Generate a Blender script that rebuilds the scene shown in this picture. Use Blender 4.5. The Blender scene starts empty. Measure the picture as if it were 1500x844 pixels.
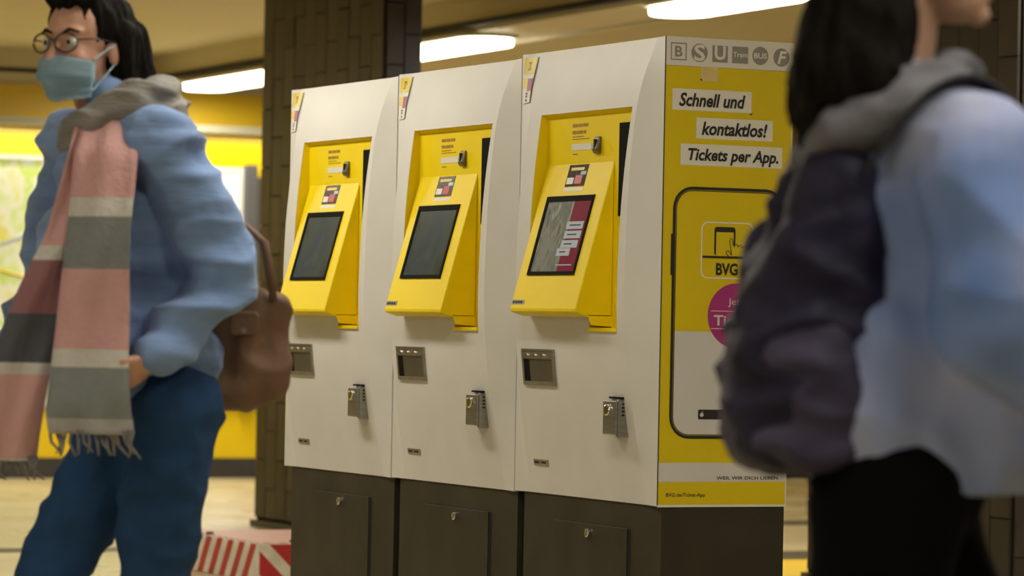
import bpy, bmesh, math, random
from mathutils import Vector, Matrix, noise, Euler
random.seed(7)
D=bpy.data; SC=bpy.context.scene; COL=SC.collection
# World axes: X runs along the short side of the ticket machines, Y along their row, Z up from the station floor (metres)
# ---------------- camera ----------------
cd=D.cameras.new('camera'); cam=D.objects.new('camera',cd); COL.objects.link(cam); SC.camera=cam
cd.sensor_width=36; cd.sensor_fit='HORIZONTAL'; cd.lens=5319/1500*36; cd.clip_end=200
R=Vector((0.9006188,-0.4341813,0.0192955)); U=Vector((-0.0216673,-0.0005136,0.9997651)); F=Vector((0.4340694,0.9008253,0.0098701))
m=Matrix((R,U,-F)).transposed().to_4x4(); m.translation=Vector((-4.539,-8.509,1.07)); cam.matrix_world=m
cd.dof.use_dof=True; cd.dof.focus_distance=10.1; cd.dof.aperture_fstop=4.8
# ---------------- world, exposure ----------------
w=D.worlds.new('station_ambient'); SC.world=w; w.use_nodes=True
w.node_tree.nodes['Background'].inputs[0].default_value=(1,.95,.86,1); w.node_tree.nodes['Background'].inputs[1].default_value=.07
SC.view_settings.view_transform='Standard'; SC.view_settings.look='None'; SC.view_settings.exposure=-.10; SC.view_settings.gamma=1
try: SC.view_settings.use_curve_mapping=False
except Exception: pass
def area(name,loc,sx,sy,power,col=(1,.94,.82),rot=(0,0,0)):
    l=D.lights.new(name,'AREA'); l.shape='RECTANGLE'; l.size=sx; l.size_y=sy; l.energy=power; l.color=col
    o=D.objects.new(name,l); COL.objects.link(o); o.location=loc; o.rotation_euler=rot; return o
TW=math.atan2(.25,7)            # the light channels run two degrees off the machine row
def chx(y,x0=3.68): return x0+(y-7)*.036
# tubes of the lamps (each under its own diffuser, see ceiling_light below)
LAMPS=[]
for y in (-1.6,2.1,5.88,9.95,12.85): LAMPS.append((chx(y),y))
for y in (-5.0,-1.4,2.2,5.8,9.35,12.9): LAMPS.append((chx(y,-1.0),y))
for y in (-8.6,-5.0,-1.4): LAMPS.append((chx(y,-4.6),y))  # unseen row added to light the people from the camera side
for i,(x,y) in enumerate(LAMPS):
    p=26 if x<-3 else 54 if x>2 else (15 if y<-4 else 22 if y<0 else 36)
    area('lamp_tube',(x,y,2.535),.26,1.9,p,rot=(0,0,-TW))
# added lights, unseen under the grey cornice, to brighten the yellow wall band
for x in (-2.5,0,2.5,5,7.5,10): area('added_band_light',(x,14.13,2.29),2.3,.05,9,(1,.95,.82))

# ---------------- materials ----------------
def N(nt,t,x=0,y=0): n=nt.nodes.new(t); n.location=(x,y); return n
def mat(name,col,rough=.5,metal=0,spec=.5,var=.0,vscale=6,bump=0,bscale=40,emit=None,es=0,coat=0,alpha=1,stretch=(1,1,1),sheen=0,trans=0):
    mt=D.materials.new(name); mt.use_nodes=True; nt=mt.node_tree; b=nt.nodes['Principled BSDF']
    b.inputs['Base Color'].default_value=(*col,1); b.inputs['Roughness'].default_value=rough; b.inputs['Metallic'].default_value=metal
    b.inputs['Specular IOR Level'].default_value=spec; b.inputs['Coat Weight'].default_value=coat; b.inputs['Coat Roughness'].default_value=.1
    b.inputs['Sheen Weight'].default_value=sheen; b.inputs['Transmission Weight'].default_value=trans
    tc=N(nt,'ShaderNodeTexCoord',-900); mp=N(nt,'ShaderNodeMapping',-750); mp.inputs['Scale'].default_value=stretch
    nt.links.new(tc.outputs['Object'],mp.inputs['Vector'])
    if var>0:
        n=N(nt,'ShaderNodeTexNoise',-550); n.inputs['Scale'].default_value=vscale; n.inputs['Detail'].default_value=5
        nt.links.new(mp.outputs[0],n.inputs['Vector'])
        cr=N(nt,'ShaderNodeValToRGB',-350); cr.color_ramp.elements[0].position=.3; cr.color_ramp.elements[1].position=.7
        cr.color_ramp.elements[0].color=(*[c*(1-var) for c in col],1); cr.color_ramp.elements[1].color=(*[min(1,c*(1+var*.6)) for c in col],1)
        nt.links.new(n.outputs['Fac'],cr.inputs[0]); nt.links.new(cr.outputs[0],b.inputs['Base Color'])
    if bump>0:
        n2=N(nt,'ShaderNodeTexNoise',-550,-300); n2.inputs['Scale'].default_value=bscale; n2.inputs['Detail'].default_value=4
        nt.links.new(mp.outputs[0],n2.inputs['Vector'])
        bp=N(nt,'ShaderNodeBump',-300,-300); bp.inputs['Strength'].default_value=bump; bp.inputs['Distance'].default_value=.01
        nt.links.new(n2.outputs['Fac'],bp.inputs['Height']); nt.links.new(bp.outputs[0],b.inputs['Normal'])
    if emit: b.inputs['Emission Color'].default_value=(*emit,1); b.inputs['Emission Strength'].default_value=es
    return mt
M={}
M['white']=mat('cream_white_lacquer',(.61,.595,.565),.42,spec=.35,var=.07,vscale=3,bump=.03,bscale=60)
M['white2']=mat('white_side_lacquer',(.66,.63,.58),.38,var=.05,vscale=3)
M['yellow']=mat('yellow_lacquer',(.80,.60,.003),.45,spec=.22,var=.05,vscale=5,bump=.02,bscale=80)
M['print_y']=mat('poster_yellow_print',(.62,.47,.002),.4,var=.04,vscale=4)
M['print_w']=mat('poster_white_print',(.56,.55,.53),.4,var=.05,vscale=5)
M['print_w2']=mat('paper_strip_white',(.66,.64,.58),.5)
M['print_g']=mat('grey_emblem_print',(.24,.23,.21),.5)
M['black']=mat('black_print',(.012,.012,.012),.5)
M['tape']=mat('old_cream_tape',(.62,.48,.20),.5,var=.1,vscale=30)
M['pink']=mat('magenta_print',(.32,.025,.17),.45)
M['pinkl']=mat('pale_pink_print',(.75,.55,.62),.5)
M['plinth']=mat('dark_brown_plinth',(.030,.026,.016),.5,spec=.3,var=.3,vscale=5,bump=.05,bscale=30)
M['gap']=mat('black_gap',(.006,.006,.008),.7)
M['steel']=mat('brushed_steel',(.34,.33,.30),.38,metal=.9,var=.15,vscale=20,stretch=(1,1,8))
M['steel_d']=mat('dark_steel_tray',(.13,.12,.09),.42,metal=.7,var=.2,vscale=14)
M['chrome']=mat('chrome',(.75,.74,.7),.16,metal=1)
M['bezel']=mat('black_bezel',(.008,.008,.007),.8,spec=.06)
M['bronze']=mat('bronze_reader',(.16,.13,.08),.35,metal=.6,var=.2,vscale=40)
M['red']=mat('red_print',(.45,.02,.025),.45)
M['brown_ink']=mat('brown_ink',(.30,.16,.01),.5)
M['hose']=mat('dark_hose',(.02,.02,.02),.5)
M['ceiling']=mat('warm_ceiling_paint',(.55,.475,.29),.85,var=.06,vscale=.7)
M['channel']=mat('light_channel_enamel',(.66,.60,.45),.5,var=.05)
M['floor_strip']=mat('dark_floor_strip',(.07,.055,.035),.5)
M['floor_yel']=mat('yellow_guiding_strip',(.75,.50,.03),.5,var=.1)
M['wall_yel']=mat('yellow_wall_enamel',(.78,.55,.005),.28,var=.05,vscale=2,spec=.6)
M['wall_yel2']=mat('ochre_wall_enamel',(.66,.44,.012),.45,var=.05,vscale=2)
M['wall_base']=mat('charcoal_wall_base',(.035,.033,.028),.5,var=.2)
M['cornice']=mat('grey_cornice',(.36,.34,.24),.5)
M['wall_grey']=mat('grey_frame',(.10,.10,.10),.4)
M['diff']=mat('lamp_diffuser',(.9,.88,.8),.4,emit=(1,.93,.74),es=7)
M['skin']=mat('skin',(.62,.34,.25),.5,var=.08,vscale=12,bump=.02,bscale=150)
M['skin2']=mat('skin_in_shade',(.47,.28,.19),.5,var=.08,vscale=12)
M['hair']=mat('near_black_hair',(.009,.007,.006),.7,spec=.10,var=.5,vscale=30,stretch=(6,6,1),bump=.6,bscale=60)
M['mask']=mat('pale_blue_mask',(.42,.62,.76),.7,var=.12,vscale=8,stretch=(1,1,7),bump=.2,bscale=20)
M['lens']=mat('spectacle_lens',(.6,.62,.6),.08,trans=.9)
M['frame_d']=mat('dark_spectacle_frame',(.03,.02,.02),.3)
M['jacket']=mat('light_blue_denim',(.21,.33,.62),.85,spec=.2,var=.4,vscale=5,stretch=(.5,.5,3),bump=.25,bscale=45,sheen=.2)
M['jeans']=mat('dark_blue_jeans',(.022,.065,.165),.85,spec=.15,var=.35,vscale=5,stretch=(1,1,.6),bump=.2,bscale=60)
M['coat']=mat('pale_lilac_blue_coat',(.24,.30,.47),.78,var=.30,vscale=3.2,stretch=(1,1,.7),bump=.2,bscale=30,sheen=.2)
M['trouser']=mat('black_trousers',(.004,.004,.005),.9,spec=.06)
M['pack']=mat('dark_purple_nylon',(.020,.018,.048),.6,spec=.2,var=.5,vscale=6,stretch=(1,1,3),bump=.2,bscale=50)
M['pack2']=mat('dusty_purple_nylon',(.060,.052,.105),.6,spec=.2,var=.4,vscale=7,stretch=(1,1,3),bump=.2,bscale=50)
M['strap']=mat('charcoal_webbing',(.03,.03,.035),.7)
M['hood']=mat('grey_knit_hood',(.15,.15,.18),.85,var=.3,vscale=8,stretch=(1,1,3),bump=.4,bscale=60)
M['bag']=mat('brown_suede_bag',(.17,.095,.055),.7,var=.25,vscale=6,bump=.2,bscale=40)
M['shoe']=mat('dark_leather_shoe',(.03,.025,.02),.5)
M['scarfneck']=mat('beige_grey_scarf',(.27,.26,.25),.9,var=.3,vscale=9,stretch=(1,1,3),bump=.5,bscale=50)
M['eye']=mat('eye_white',(.6,.58,.55),.2); M['iris']=mat('dark_iris',(.03,.02,.012),.1); M['lip']=mat('lips',(.35,.12,.10),.45)
M['cb_red']=mat('signal_red',(.42,.012,.012),.45,var=.15,vscale=9)
M['cb_white']=mat('scuffed_white_block',(.62,.58,.48),.5,var=.18,vscale=14)

def tile_mat():
    mt=mat('brown_glazed_pillar_tile',(.04,.03,.022),.42,spec=.3); nt=mt.node_tree; b=nt.nodes['Principled BSDF']
    oi=N(nt,'ShaderNodeObjectInfo',-600,200); cr=N(nt,'ShaderNodeValToRGB',-400,200); e=cr.color_ramp.elements
    e[0].color=(.020,.016,.012,1); e[1].color=(.050,.041,.034,1); x=cr.color_ramp.elements.new(.5); x.color=(.032,.025,.020,1)
    nt.links.new(oi.outputs['Random'],cr.inputs[0])
    tc=N(nt,'ShaderNodeTexCoord',-900); no=N(nt,'ShaderNodeTexNoise',-600); no.inputs['Scale'].default_value=9
    nt.links.new(tc.outputs['Object'],no.inputs['Vector'])
    mx=N(nt,'ShaderNodeMixRGB',-200,100); mx.blend_type='MULTIPLY'; mx.inputs[0].default_value=.5
    nt.links.new(cr.outputs[0],mx.inputs[1]); nt.links.new(no.outputs['Fac'],mx.inputs[2]); nt.links.new(mx.outputs[0],b.inputs['Base Color'])
    return mt
M['tile']=tile_mat(); M['pillar_core']=mat('dark_mortar',(.016,.013,.010),.9,spec=.1)
def floor_mat():
    mt=mat('buff_polished_floor',(.5,.42,.24),.26,spec=.5); nt=mt.node_tree; b=nt.nodes['Principled BSDF']
    tc=N(nt,'ShaderNodeTexCoord',-900); no=N(nt,'ShaderNodeTexNoise',-600); no.inputs['Scale'].default_value=1.1; no.inputs['Detail'].default_value=6
    nt.links.new(tc.outputs['Object'],no.inputs['Vector']); cr=N(nt,'ShaderNodeValToRGB',-300)
    cr.color_ramp.elements[0].color=(.43,.35,.18,1); cr.color_ramp.elements[1].color=(.60,.52,.33,1); cr.color_ramp.elements[0].position=.35; cr.color_ramp.elements[1].position=.65
    nt.links.new(no.outputs['Fac'],cr.inputs[0]); nt.links.new(cr.outputs[0],b.inputs['Base Color'])
    n2=N(nt,'ShaderNodeTexNoise',-600,-300); n2.inputs['Scale'].default_value=2.5; nt.links.new(tc.outputs['Object'],n2.inputs['Vector'])
    mr=N(nt,'ShaderNodeMapRange',-300,-300); mr.inputs[3].default_value=.2; mr.inputs[4].default_value=.42
    nt.links.new(n2.outputs['Fac'],mr.inputs[0]); nt.links.new(mr.outputs[0],b.inputs['Roughness'])
    return mt
M['floor']=floor_mat()
def ramp_mat(name,axis,stops,rough=.85,coord='Object',bump=0,noise_amt=0.0):
    """colour bands along one object axis; stops = [(value,color)], values in metres"""
    mt=mat(name,(.5,.5,.5),rough,bump=bump,bscale=70); nt=mt.node_tree; b=nt.nodes['Principled BSDF']
    tc=N(nt,'ShaderNodeTexCoord',-1100,300); sp=N(nt,'ShaderNodeSeparateXYZ',-900,300); nt.links.new(tc.outputs[coord],sp.inputs[0])
    lo=stops[0][0]; hi=stops[-1][0]; mr=N(nt,'ShaderNodeMapRange',-700,300); mr.inputs[1].default_value=lo; mr.inputs[2].default_value=hi
    nt.links.new(sp.outputs[axis],mr.inputs[0]); cr=N(nt,'ShaderNodeValToRGB',-500,300); cr.color_ramp.interpolation='CONSTANT'
    for i,(v,c) in enumerate(stops):
        p=(v-lo)/(hi-lo)
        if i==0: cr.color_ramp.elements[0].color=(*c,1); cr.color_ramp.elements[0].position=0
        elif i==1: cr.color_ramp.elements[1].position=p; cr.color_ramp.elements[1].color=(*c,1)
        else: e=cr.color_ramp.elements.new(p); e.color=(*c,1)
    nt.links.new(mr.outputs[0],cr.inputs[0])
    n=N(nt,'ShaderNodeTexNoise',-500,0); n.inputs['Scale'].default_value=14
    mx=N(nt,'ShaderNodeMixRGB',-200,200); mx.blend_type='MULTIPLY'; mx.inputs[0].default_value=noise_amt
    nt.links.new(tc.outputs[coord],n.inputs['Vector']); nt.links.new(cr.outputs[0],mx.inputs[1]); nt.links.new(n.outputs['Fac'],mx.inputs[2])
    nt.links.new(mx.outputs[0],b.inputs['Base Color']); return mt
PK=(.74,.43,.44); GR=(.27,.30,.31); WH=(.72,.70,.68); LG=(.50,.50,.52); DR=(.36,.17,.20); DG=(.10,.11,.14)
M['scarf1']=ramp_mat('plaid_scarf_front',2,[(.78,LG),(.86,GR),(.965,WH),(1.0,PK),(1.165,GR),(1.27,WH),(1.31,PK),(1.50,PK)],bump=.4,noise_amt=.25)
M['scarf2']=ramp_mat('plaid_scarf_tail',2,[(.74,WH),(.775,PK),(.945,WH),(.97,DG),(1.07,DR),(1.18,WH),(1.21,PK),(1.5,PK)],bump=.4,noise_amt=.25)
def voro_mat(name,cols,scale,emit=0,stretch=(1,1,1)):
    mt=mat(name,(.5,.5,.5),.15,spec=.2); nt=mt.node_tree; b=nt.nodes['Principled BSDF']
    tc=N(nt,'ShaderNodeTexCoord',-1000); mp=N(nt,'ShaderNodeMapping',-850); mp.inputs['Scale'].default_value=stretch
    no=N(nt,'ShaderNodeTexNoise',-650); no.inputs['Scale'].default_value=scale; no.inputs['Detail'].default_value=3
    nt.links.new(tc.outputs['Object'],mp.inputs[0]); nt.links.new(mp.outputs[0],no.inputs['Vector'])
    cr=N(nt,'ShaderNodeValToRGB',-400); cr.color_ramp.interpolation='LINEAR'; n=len(cols)
    for i,c in enumerate(cols):
        p=.3+.4*i/(n-1)
        if i<2: e=cr.color_ramp.elements[i]; e.position=p if i==0 else .3+.4/(n-1)
        else: e=cr.color_ramp.elements.new(p)
        e.color=(*c,1)
    nt.links.new(no.outputs['Fac'],cr.inputs[0]); nt.links.new(cr.outputs[0],b.inputs['Base Color'])
    if emit: nt.links.new(cr.outputs[0],b.inputs['Emission Color']); b.inputs['Emission Strength'].default_value=emit
    return mt
M['map']=voro_mat('backlit_city_map',[(.40,.52,.68),(.62,.66,.60),(.45,.55,.12),(.62,.62,.48),(.55,.52,.10),(.62,.66,.60)],3.2,emit=.30)
M['coat']=voro_mat('lilac_and_blue_washed_coat',[(.11,.21,.55),(.20,.30,.62),(.36,.41,.66),(.42,.45,.60)],2.4); M['coat'].node_tree.nodes['Principled BSDF'].inputs['Roughness'].default_value=.85
M['notice']=mat('backlit_notice_paper',(.75,.76,.72),.5,emit=(.85,.88,.82),es=.35)
M['food']=voro_mat('colourful_advert',[(.75,.70,.62),(.6,.08,.03),(.85,.5,.02),(.7,.05,.04),(.85,.8,.7)],7,emit=.25)
M['screen_g']=voro_mat('dim_ticket_screen',[(.025,.036,.034),(.045,.058,.050),(.035,.050,.060),(.07,.08,.065)],5,emit=.10)
M['screen_a']=voro_mat('grey_screen_photo',[(.08,.09,.08),(.20,.21,.18),(.12,.13,.12),(.28,.29,.25)],11,emit=.15,stretch=(1,2,1))
M['screen_r']=mat('dark_red_screen',(.13,.012,.03),.15,spec=.2,emit=(.20,.018,.045),es=.25)
M['screen_w']=mat('screen_button_field',(.30,.34,.38),.2,spec=.2,emit=(.4,.44,.5),es=.2)
M['advert']=voro_mat('small_advert_print',[(.015,.02,.02),(.015,.06,.06),(.02,.03,.03),(.12,.03,.02),(.03,.05,.05)],45)
M['block_top']=None
# ---------------- mesh helpers ----------------
def link(o,parent=None):
    COL.objects.link(o)
    if parent is not None: o.parent=parent
    return o
def tag(o,label=None,cat=None,group=None,kind=None):
    if label: o['label']=label
    if cat: o['category']=cat
    if group: o['group']=group
    if kind: o['kind']=kind
    return o
def empty(name,loc=(0,0,0),rz=0,label=None,cat=None,group=None):
    o=D.objects.new(name,None); o.location=loc; o.rotation_euler=(0,0,rz); COL.objects.link(o); return tag(o,label,cat,group)
def obj(name,bm,mt,parent=None,smooth=False,bevel=0):
    me=D.meshes.new(name); bmesh.ops.recalc_face_normals(bm,faces=bm.faces); bm.to_mesh(me); bm.free(); me.materials.append(mt)
    if smooth:
        for p in me.polygons: p.use_smooth=True
    o=D.objects.new(name,me); link(o,parent)
    if bevel:
        b=o.modifiers.new('b','BEVEL'); b.width=bevel; b.segments=2; b.limit_method='ANGLE'; b.angle_limit=.6
    return o
def box(bm,a,b):
    (x0,y0,z0),(x1,y1,z1)=a,b
    v=[bm.verts.new(p) for p in ((x0,y0,z0),(x1,y0,z0),(x1,y1,z0),(x0,y1,z0),(x0,y0,z1),(x1,y0,z1),(x1,y1,z1),(x0,y1,z1))]
    for f in ((0,3,2,1),(4,5,6,7),(0,1,5,4),(1,2,6,5),(2,3,7,6),(3,0,4,7)): bm.faces.new([v[i] for i in f])
    return v
def bx(name,a,b,mt,parent=None,bevel=0):
    bm=bmesh.new(); box(bm,a,b); return obj(name,bm,mt,parent,bevel=bevel)
def prism(bm,pts,axis,a,b):
    """extrude a closed 2-D outline; axis 'y': pts=(x,z), 'x': pts=(y,z), 'z': pts=(x,y)"""
    def P(p,t):
        return {'y':(p[0],t,p[1]),'x':(t,p[0],p[1]),'z':(p[0],p[1],t)}[axis]
    A=[bm.verts.new(P(p,a)) for p in pts]; B=[bm.verts.new(P(p,b)) for p in pts]; n=len(pts)
    bm.faces.new(A); bm.faces.new(B[::-1])
    for i in range(n): bm.faces.new((A[i],B[i],B[(i+1)%n],A[(i+1)%n]))
def rrect(x0,z0,x1,z1,r,n=6):
    out=[]
    for cx,cz,a0 in ((x1-r,z1-r,0),(x0+r,z1-r,90),(x0+r,z0+r,180),(x1-r,z0+r,270)):
        for i in range(n+1):
            a=math.radians(a0+90*i/n); out.append((cx+r*math.cos(a),cz+r*math.sin(a)))
    return out
def ring(bm,outer,inner,axis,a,b):
    def P(p,t): return {'y':(p[0],t,p[1]),'x':(t,p[0],p[1]),'z':(p[0],p[1],t)}[axis]
    n=len(outer); O=[[bm.verts.new(P(p,t)) for p in outer] for t in (a,b)]; I=[[bm.verts.new(P(p,t)) for p in inner] for t in (a,b)]
    for i in range(n):
        j=(i+1)%n
        bm.faces.new((O[0][i],O[0][j],I[0][j],I[0][i])); bm.faces.new((O[1][i],I[1][i],I[1][j],O[1][j]))
        bm.faces.new((O[0][i],O[1][i],O[1][j],O[0][j])); bm.faces.new((I[0][i],I[0][j],I[1][j],I[1][i]))
def circ(cx,cz,rx,rz=None,n=32,rot=0):
    rz=rz or rx; return [(cx+rx*math.cos(2*math.pi*i/n+rot),cz+rz*math.sin(2*math.pi*i/n+rot)) for i in range(n)]
def cyl(bm,c,r,axis,a,b,n=20):
    if axis=='x': prism(bm,circ(c[0],c[1],r,n=n),'x',a,b)
    elif axis=='y': prism(bm,circ(c[0],c[1],r,n=n),'y',a,b)
    else: prism(bm,circ(c[0],c[1],r,n=n),'z',a,b)
def tube(bm,pts,r,n=8,closed=False):
    pts=[Vector(p) for p in pts]; rings=[]; N_=len(pts)
    for i,p in enumerate(pts):
        a=pts[(i-1)%N_] if (closed or i>0) else p; b=pts[(i+1)%N_] if (closed or i<N_-1) else p
        t=(b-a).normalized(); up=Vector((0,0,1)) if abs(t.z)<.9 else Vector((1,0,0))
        s=t.cross(up).normalized(); q=s.cross(t); rr=r[i] if isinstance(r,(list,tuple)) else r
        rings.append([bm.verts.new(p+s*math.cos(2*math.pi*k/n)*rr+q*math.sin(2*math.pi*k/n)*rr) for k in range(n)])
    for i in range(N_ if closed else N_-1):
        A=rings[i]; B=rings[(i+1)%N_]
        for k in range(n): bm.faces.new((A[k],A[(k+1)%n],B[(k+1)%n],B[k]))
    if not closed: bm.faces.new(rings[0][::-1]); bm.faces.new(rings[-1])
def text_mesh(s,x0,x1,zc,h=None,shear=0,bold=0,sx=None):
    """outline text fitted between x0..x1, centred on height zc; returns [(verts),(faces)] in 2-D"""
    c=D.curves.new('lettering','FONT'); c.body=s; c.size=1; c.shear=shear; c.offset=bold; c.resolution_u=3; c.fill_mode='FRONT'
    o=D.objects.new('lettering',c); COL.objects.link(o); dg=bpy.context.evaluated_depsgraph_get(); dg.update()
    me=D.meshes.new_from_object(o.evaluated_get(dg)); V=[(v.co.x,v.co.y) for v in me.vertices]; Fc=[tuple(p.vertices) for p in me.polygons]
    D.objects.remove(o); D.curves.remove(c); D.meshes.remove(me)
    ax=min(v[0] for v in V); bx_=max(v[0] for v in V); az=min(v[1] for v in V); bz=max(v[1] for v in V)
    k=(x1-x0)/(bx_-ax); kz=(h/(bz-az)) if h else k
    return [(x0+(x-ax)*k, zc+(z-(az+bz)/2)*kz) for x,z in V],Fc
def lettering(name,s,x0,x1,zc,h,mt,parent,place,shear=0,bold=0):
    V,Fc=text_mesh(s,x0,x1,zc,h,shear,bold); me=D.meshes.new(name); me.from_pydata([place(*p) for p in V],[],Fc); me.materials.append(mt)
    return link(D.objects.new(name,me),parent)

# ================= THE SETTING =================
def struct(o): o['kind']='structure'; return o
struct(bx('floor',(-14,-14,-.2),(16,14.3,0),M['floor']))
struct(bx('ceiling',(-14,-14,2.80),(16,14.5,2.95),M['ceiling']))
wall=struct(bx('wall_back',(-14,14.28,0),(16,14.5,2.80),M['ceiling']))
YW=14.28
bx('base_panel',(-14,YW-.03,0),(16,YW,.133),M['wall_base'],wall)
bx('lower_yellow_panel',(-14,YW-.02,.133),(16,YW,.467),M['wall_yel'],wall)
bx('middle_panel',(-14,YW-.015,.467),(16,YW,2.116),M['wall_yel'],wall)
bx('bright_yellow_panel',(-14,YW-.02,2.116),(16,YW,2.295),M['wall_yel'],wall)
bx('cornice',(-14,YW-.22,2.300),(16,YW,2.350),M['cornice'],wall)
bx('upper_yellow_panel',(-14,YW-.03,2.352),(16,YW,2.57),M['wall_yel2'],wall)
bx('top_shadow_gap',(-14,YW-.012,2.655),(3.8,YW-.001,2.68),M['gap'],wall)
# dark floor strips across the concourse and the yellow guiding strip
for nm,(x0,x1,y0,y1),mt in (('trim_1',(4.6,9,8.68,9.12),M['floor_strip']),('trim_2',(3.6,9,6.12,6.66),M['floor_strip']),('trim_3',(3.2,4.85,4.2,6.10),M['floor_yel']),('trim_4',(-1.6,1.6,7.15,7.42),M['floor_strip'])):
    struct(bx(nm,(x0,y0,-.001),(x1,y1,.002),mt))
# light channels under the ceiling
soff=empty('trim_5',(3.68,7,0),-TW); struct(soff)          # the lower ceiling field that carries the far lamps
bx('soffit',(-.18,-20,2.65),(11,7.6,2.80),M['ceiling'],soff)
bx('shadow_strip',(-.192,-20,2.640),(-.14,7.3,2.666),M['gap'],soff)  # black strip drawn in as the shadow line at the ceiling step
bx('channel_body',(-.12,-20,2.617),(.30,7.2,2.652),M['channel'],soff,bevel=.008)
bx('channel_lip',(.30,-20,2.60),(.33,7.2,2.63),M['channel'],soff)
far=empty('trim_8',(-4.6,7,0),-TW); struct(far)  # channel made up for the added lamp row over the people
bx('channel_body',(-.13,-20,2.617),(.30,1.0,2.80),M['channel'],far,bevel=.008)
near=empty('trim_6',(-1.0,7,0),-TW); struct(near)
bx('channel_body',(-.13,-20,2.617),(.30,7.2,2.80),M['channel'],near,bevel=.008)
def capsule_outline(hw,hl,n=10):
    pts=[]
    for s in (1,-1):
        for i in range(n+1):
            a=math.pi*i/n; pts.append((hw*math.cos(a)*s, s*(hl-.16)+s*.16*math.sin(a)))
    return pts
LD=['ceiling light nearest the far wall, seen left of the tiled pillar','ceiling light whose end shows right of the left tiled pillar','ceiling light at the top edge above the nearest ticket machine']
for i,(x,y) in enumerate(LAMPS):
    lab={12.9:LD[0],9.95:LD[1],5.88:LD[2]}.get(y) if x>2 else None
    t=empty('ceiling_light',(x,y,2.615),-TW)
    if lab: tag(t,lab,'ceiling light',group='ceiling lights')
    else: tag(t,('row above the pillars' if x>2 else 'row before the ticket machines' if x>-3 else 'added unseen row over the passers-by')+', '+('nearest','second','third','fourth','fifth','farthest')[i if x>2 else i-5 if x>-3 else i-11]+' ceiling light from the camera end','ceiling light',group='ceiling lights outside the picture')
    bm=bmesh.new(); prism(bm,capsule_outline(.17,1.04),'z',-.02,0); obj('housing',bm,M['channel'],t)
    bm=bmesh.new(); prism(bm,capsule_outline(.15,1.02),'z',-.06,-.018); o=obj('diffuser',bm,M['diff'],t,bevel=.012)
# posters in the far wall
def poster(name,x0,x1,z0,z1,mt,label,frame=M['print_w2'],fr=.03):
    t=empty(name,((x0+x1)/2,YW-.02,z0),0,label,'poster')
    hw=(x1-x0)/2; h=z1-z0; bm=bmesh.new(); ring(bm,[(-hw,0),(hw,0),(hw,h),(-hw,h)],[(-hw+fr,fr),(hw-fr,fr),(hw-fr,h-fr),(-hw+fr,h-fr)],'y',-.04,.001); obj('frame',bm,frame,t)
    bx('sheet',(-hw+fr,-.02,fr),(hw-fr,-.002,h-fr),mt,t); return t,hw,h
p1,hw,h=poster('map_poster',1.6,3.92,.47,2.11,M['map'],'large backlit city map poster on the yellow wall behind the masked person')
for (a,b,c,d,mt) in ((.1,.16,.9,1.6,M['screen_w']),): pass
for k,(pts,mt) in enumerate([([(-1.0,.3),(-.7,.6),(-.5,.62),(-.2,1.0),(.1,1.1),(.5,1.3)],'screen_w'),([(-.9,1.2),(-.3,.95),(.3,.8),(.9,.5)],'print_y'),([(-.6,.2),(-.35,.8),(-.3,1.4)],'print_y')]):
    bm=bmesh.new(); tube(bm,[(x,-.022,z) for x,z in pts],.012,6); obj('map_route',bm,M[mt],p1)
p2,hw,h=poster('notice_poster',4.07,4.40,.47,2.08,M['notice'],'white notice sheet beside the grey upright, right of the masked person')
for k in range(6):
    zz=h-.22-k*.17; bx('print_line',(-hw+.08,-.023,zz),(hw-.08-.05*(k%3),-.0205,zz+.03),M['red'] if k==0 else M['print_g'],p2)
struct(bx('trim_7',(4.405,YW-.10,.467),(4.485,YW-.02,2.10),M['wall_grey']))
p3,hw,h=poster('picture_advert',4.50,5.1,.47,2.02,M['food'],'red and yellow picture advert half hidden behind the left tiled pillar',frame=M['wall_grey'])
poster('wide_advert',5.3,7.6,.47,2.05,M['food'],'wide picture advert on the far wall behind the ticket machines',frame=M['wall_grey'])

# tiled pillars
TILE_SH=None
def pillar(y0,x0,label):
    """x0 = plane of the long face turned to the machines' front side, y0 = near short face"""
    L=1.56; W=.19; t=empty('tiled_pillar',(x0+W/2,y0+L/2,0),0,label,'pillar',group='tiled pillars'); 
    bx('pillar_core',(-W/2+.006,-L/2+.006,.0),(W/2-.006,L/2-.006,2.80),M['pillar_core'],t)
    global TILE_SH
    if TILE_SH is None:
        bm=bmesh.new(); box(bm,(-.008,-.0692,-.1485),(.004,.0692,.1485)); bmesh.ops.bevel(bm,geom=[e for e in bm.edges if all(v.co.x<0 for v in e.verts)],offset=.003,segments=1,affect='EDGES')
        me=D.meshes.new('tile'); bm.to_mesh(me); bm.free(); me.materials.append(M['tile']); TILE_SH=me
    def column(fn,odd):
        cells=[(.35+.3*k,1) for k in range(8)]+[(.125,.5),(2.70,.66)] if odd else [(.20+.3*k,1) for k in range(8)]+[(2.60,1)]
        for z,k in cells:
            o=D.objects.new('tile',TILE_SH); link(o,t); fn(o,z); o.scale[2]=k
    for c in range(11):
        def fn(o,z): o.location=(-W/2+random.uniform(-.002,.002),-L/2+.08+c*.1400,z)
        column(fn,c%2)
    for c in range(2):
        def fn(o,z): o.rotation_euler=(0,0,math.pi/2); o.scale=(1,.64,1); o.location=(-W/2+.05+c*.092,-L/2+random.uniform(-.002,.002),z)
        column(fn,c==0)
    bx('foot_ledge',(-W/2-.02,-L/2-.02,0),(W/2+.02,L/2+.02,.035),M['wall_base'],t)
    return t
pillar(7.40,2.43,'tall brown tiled pillar standing behind the left ticket machine and the red and white block')
pillar(3.33,3.34,'tall brown tiled pillar at right behind the person with the backpack')

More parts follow.
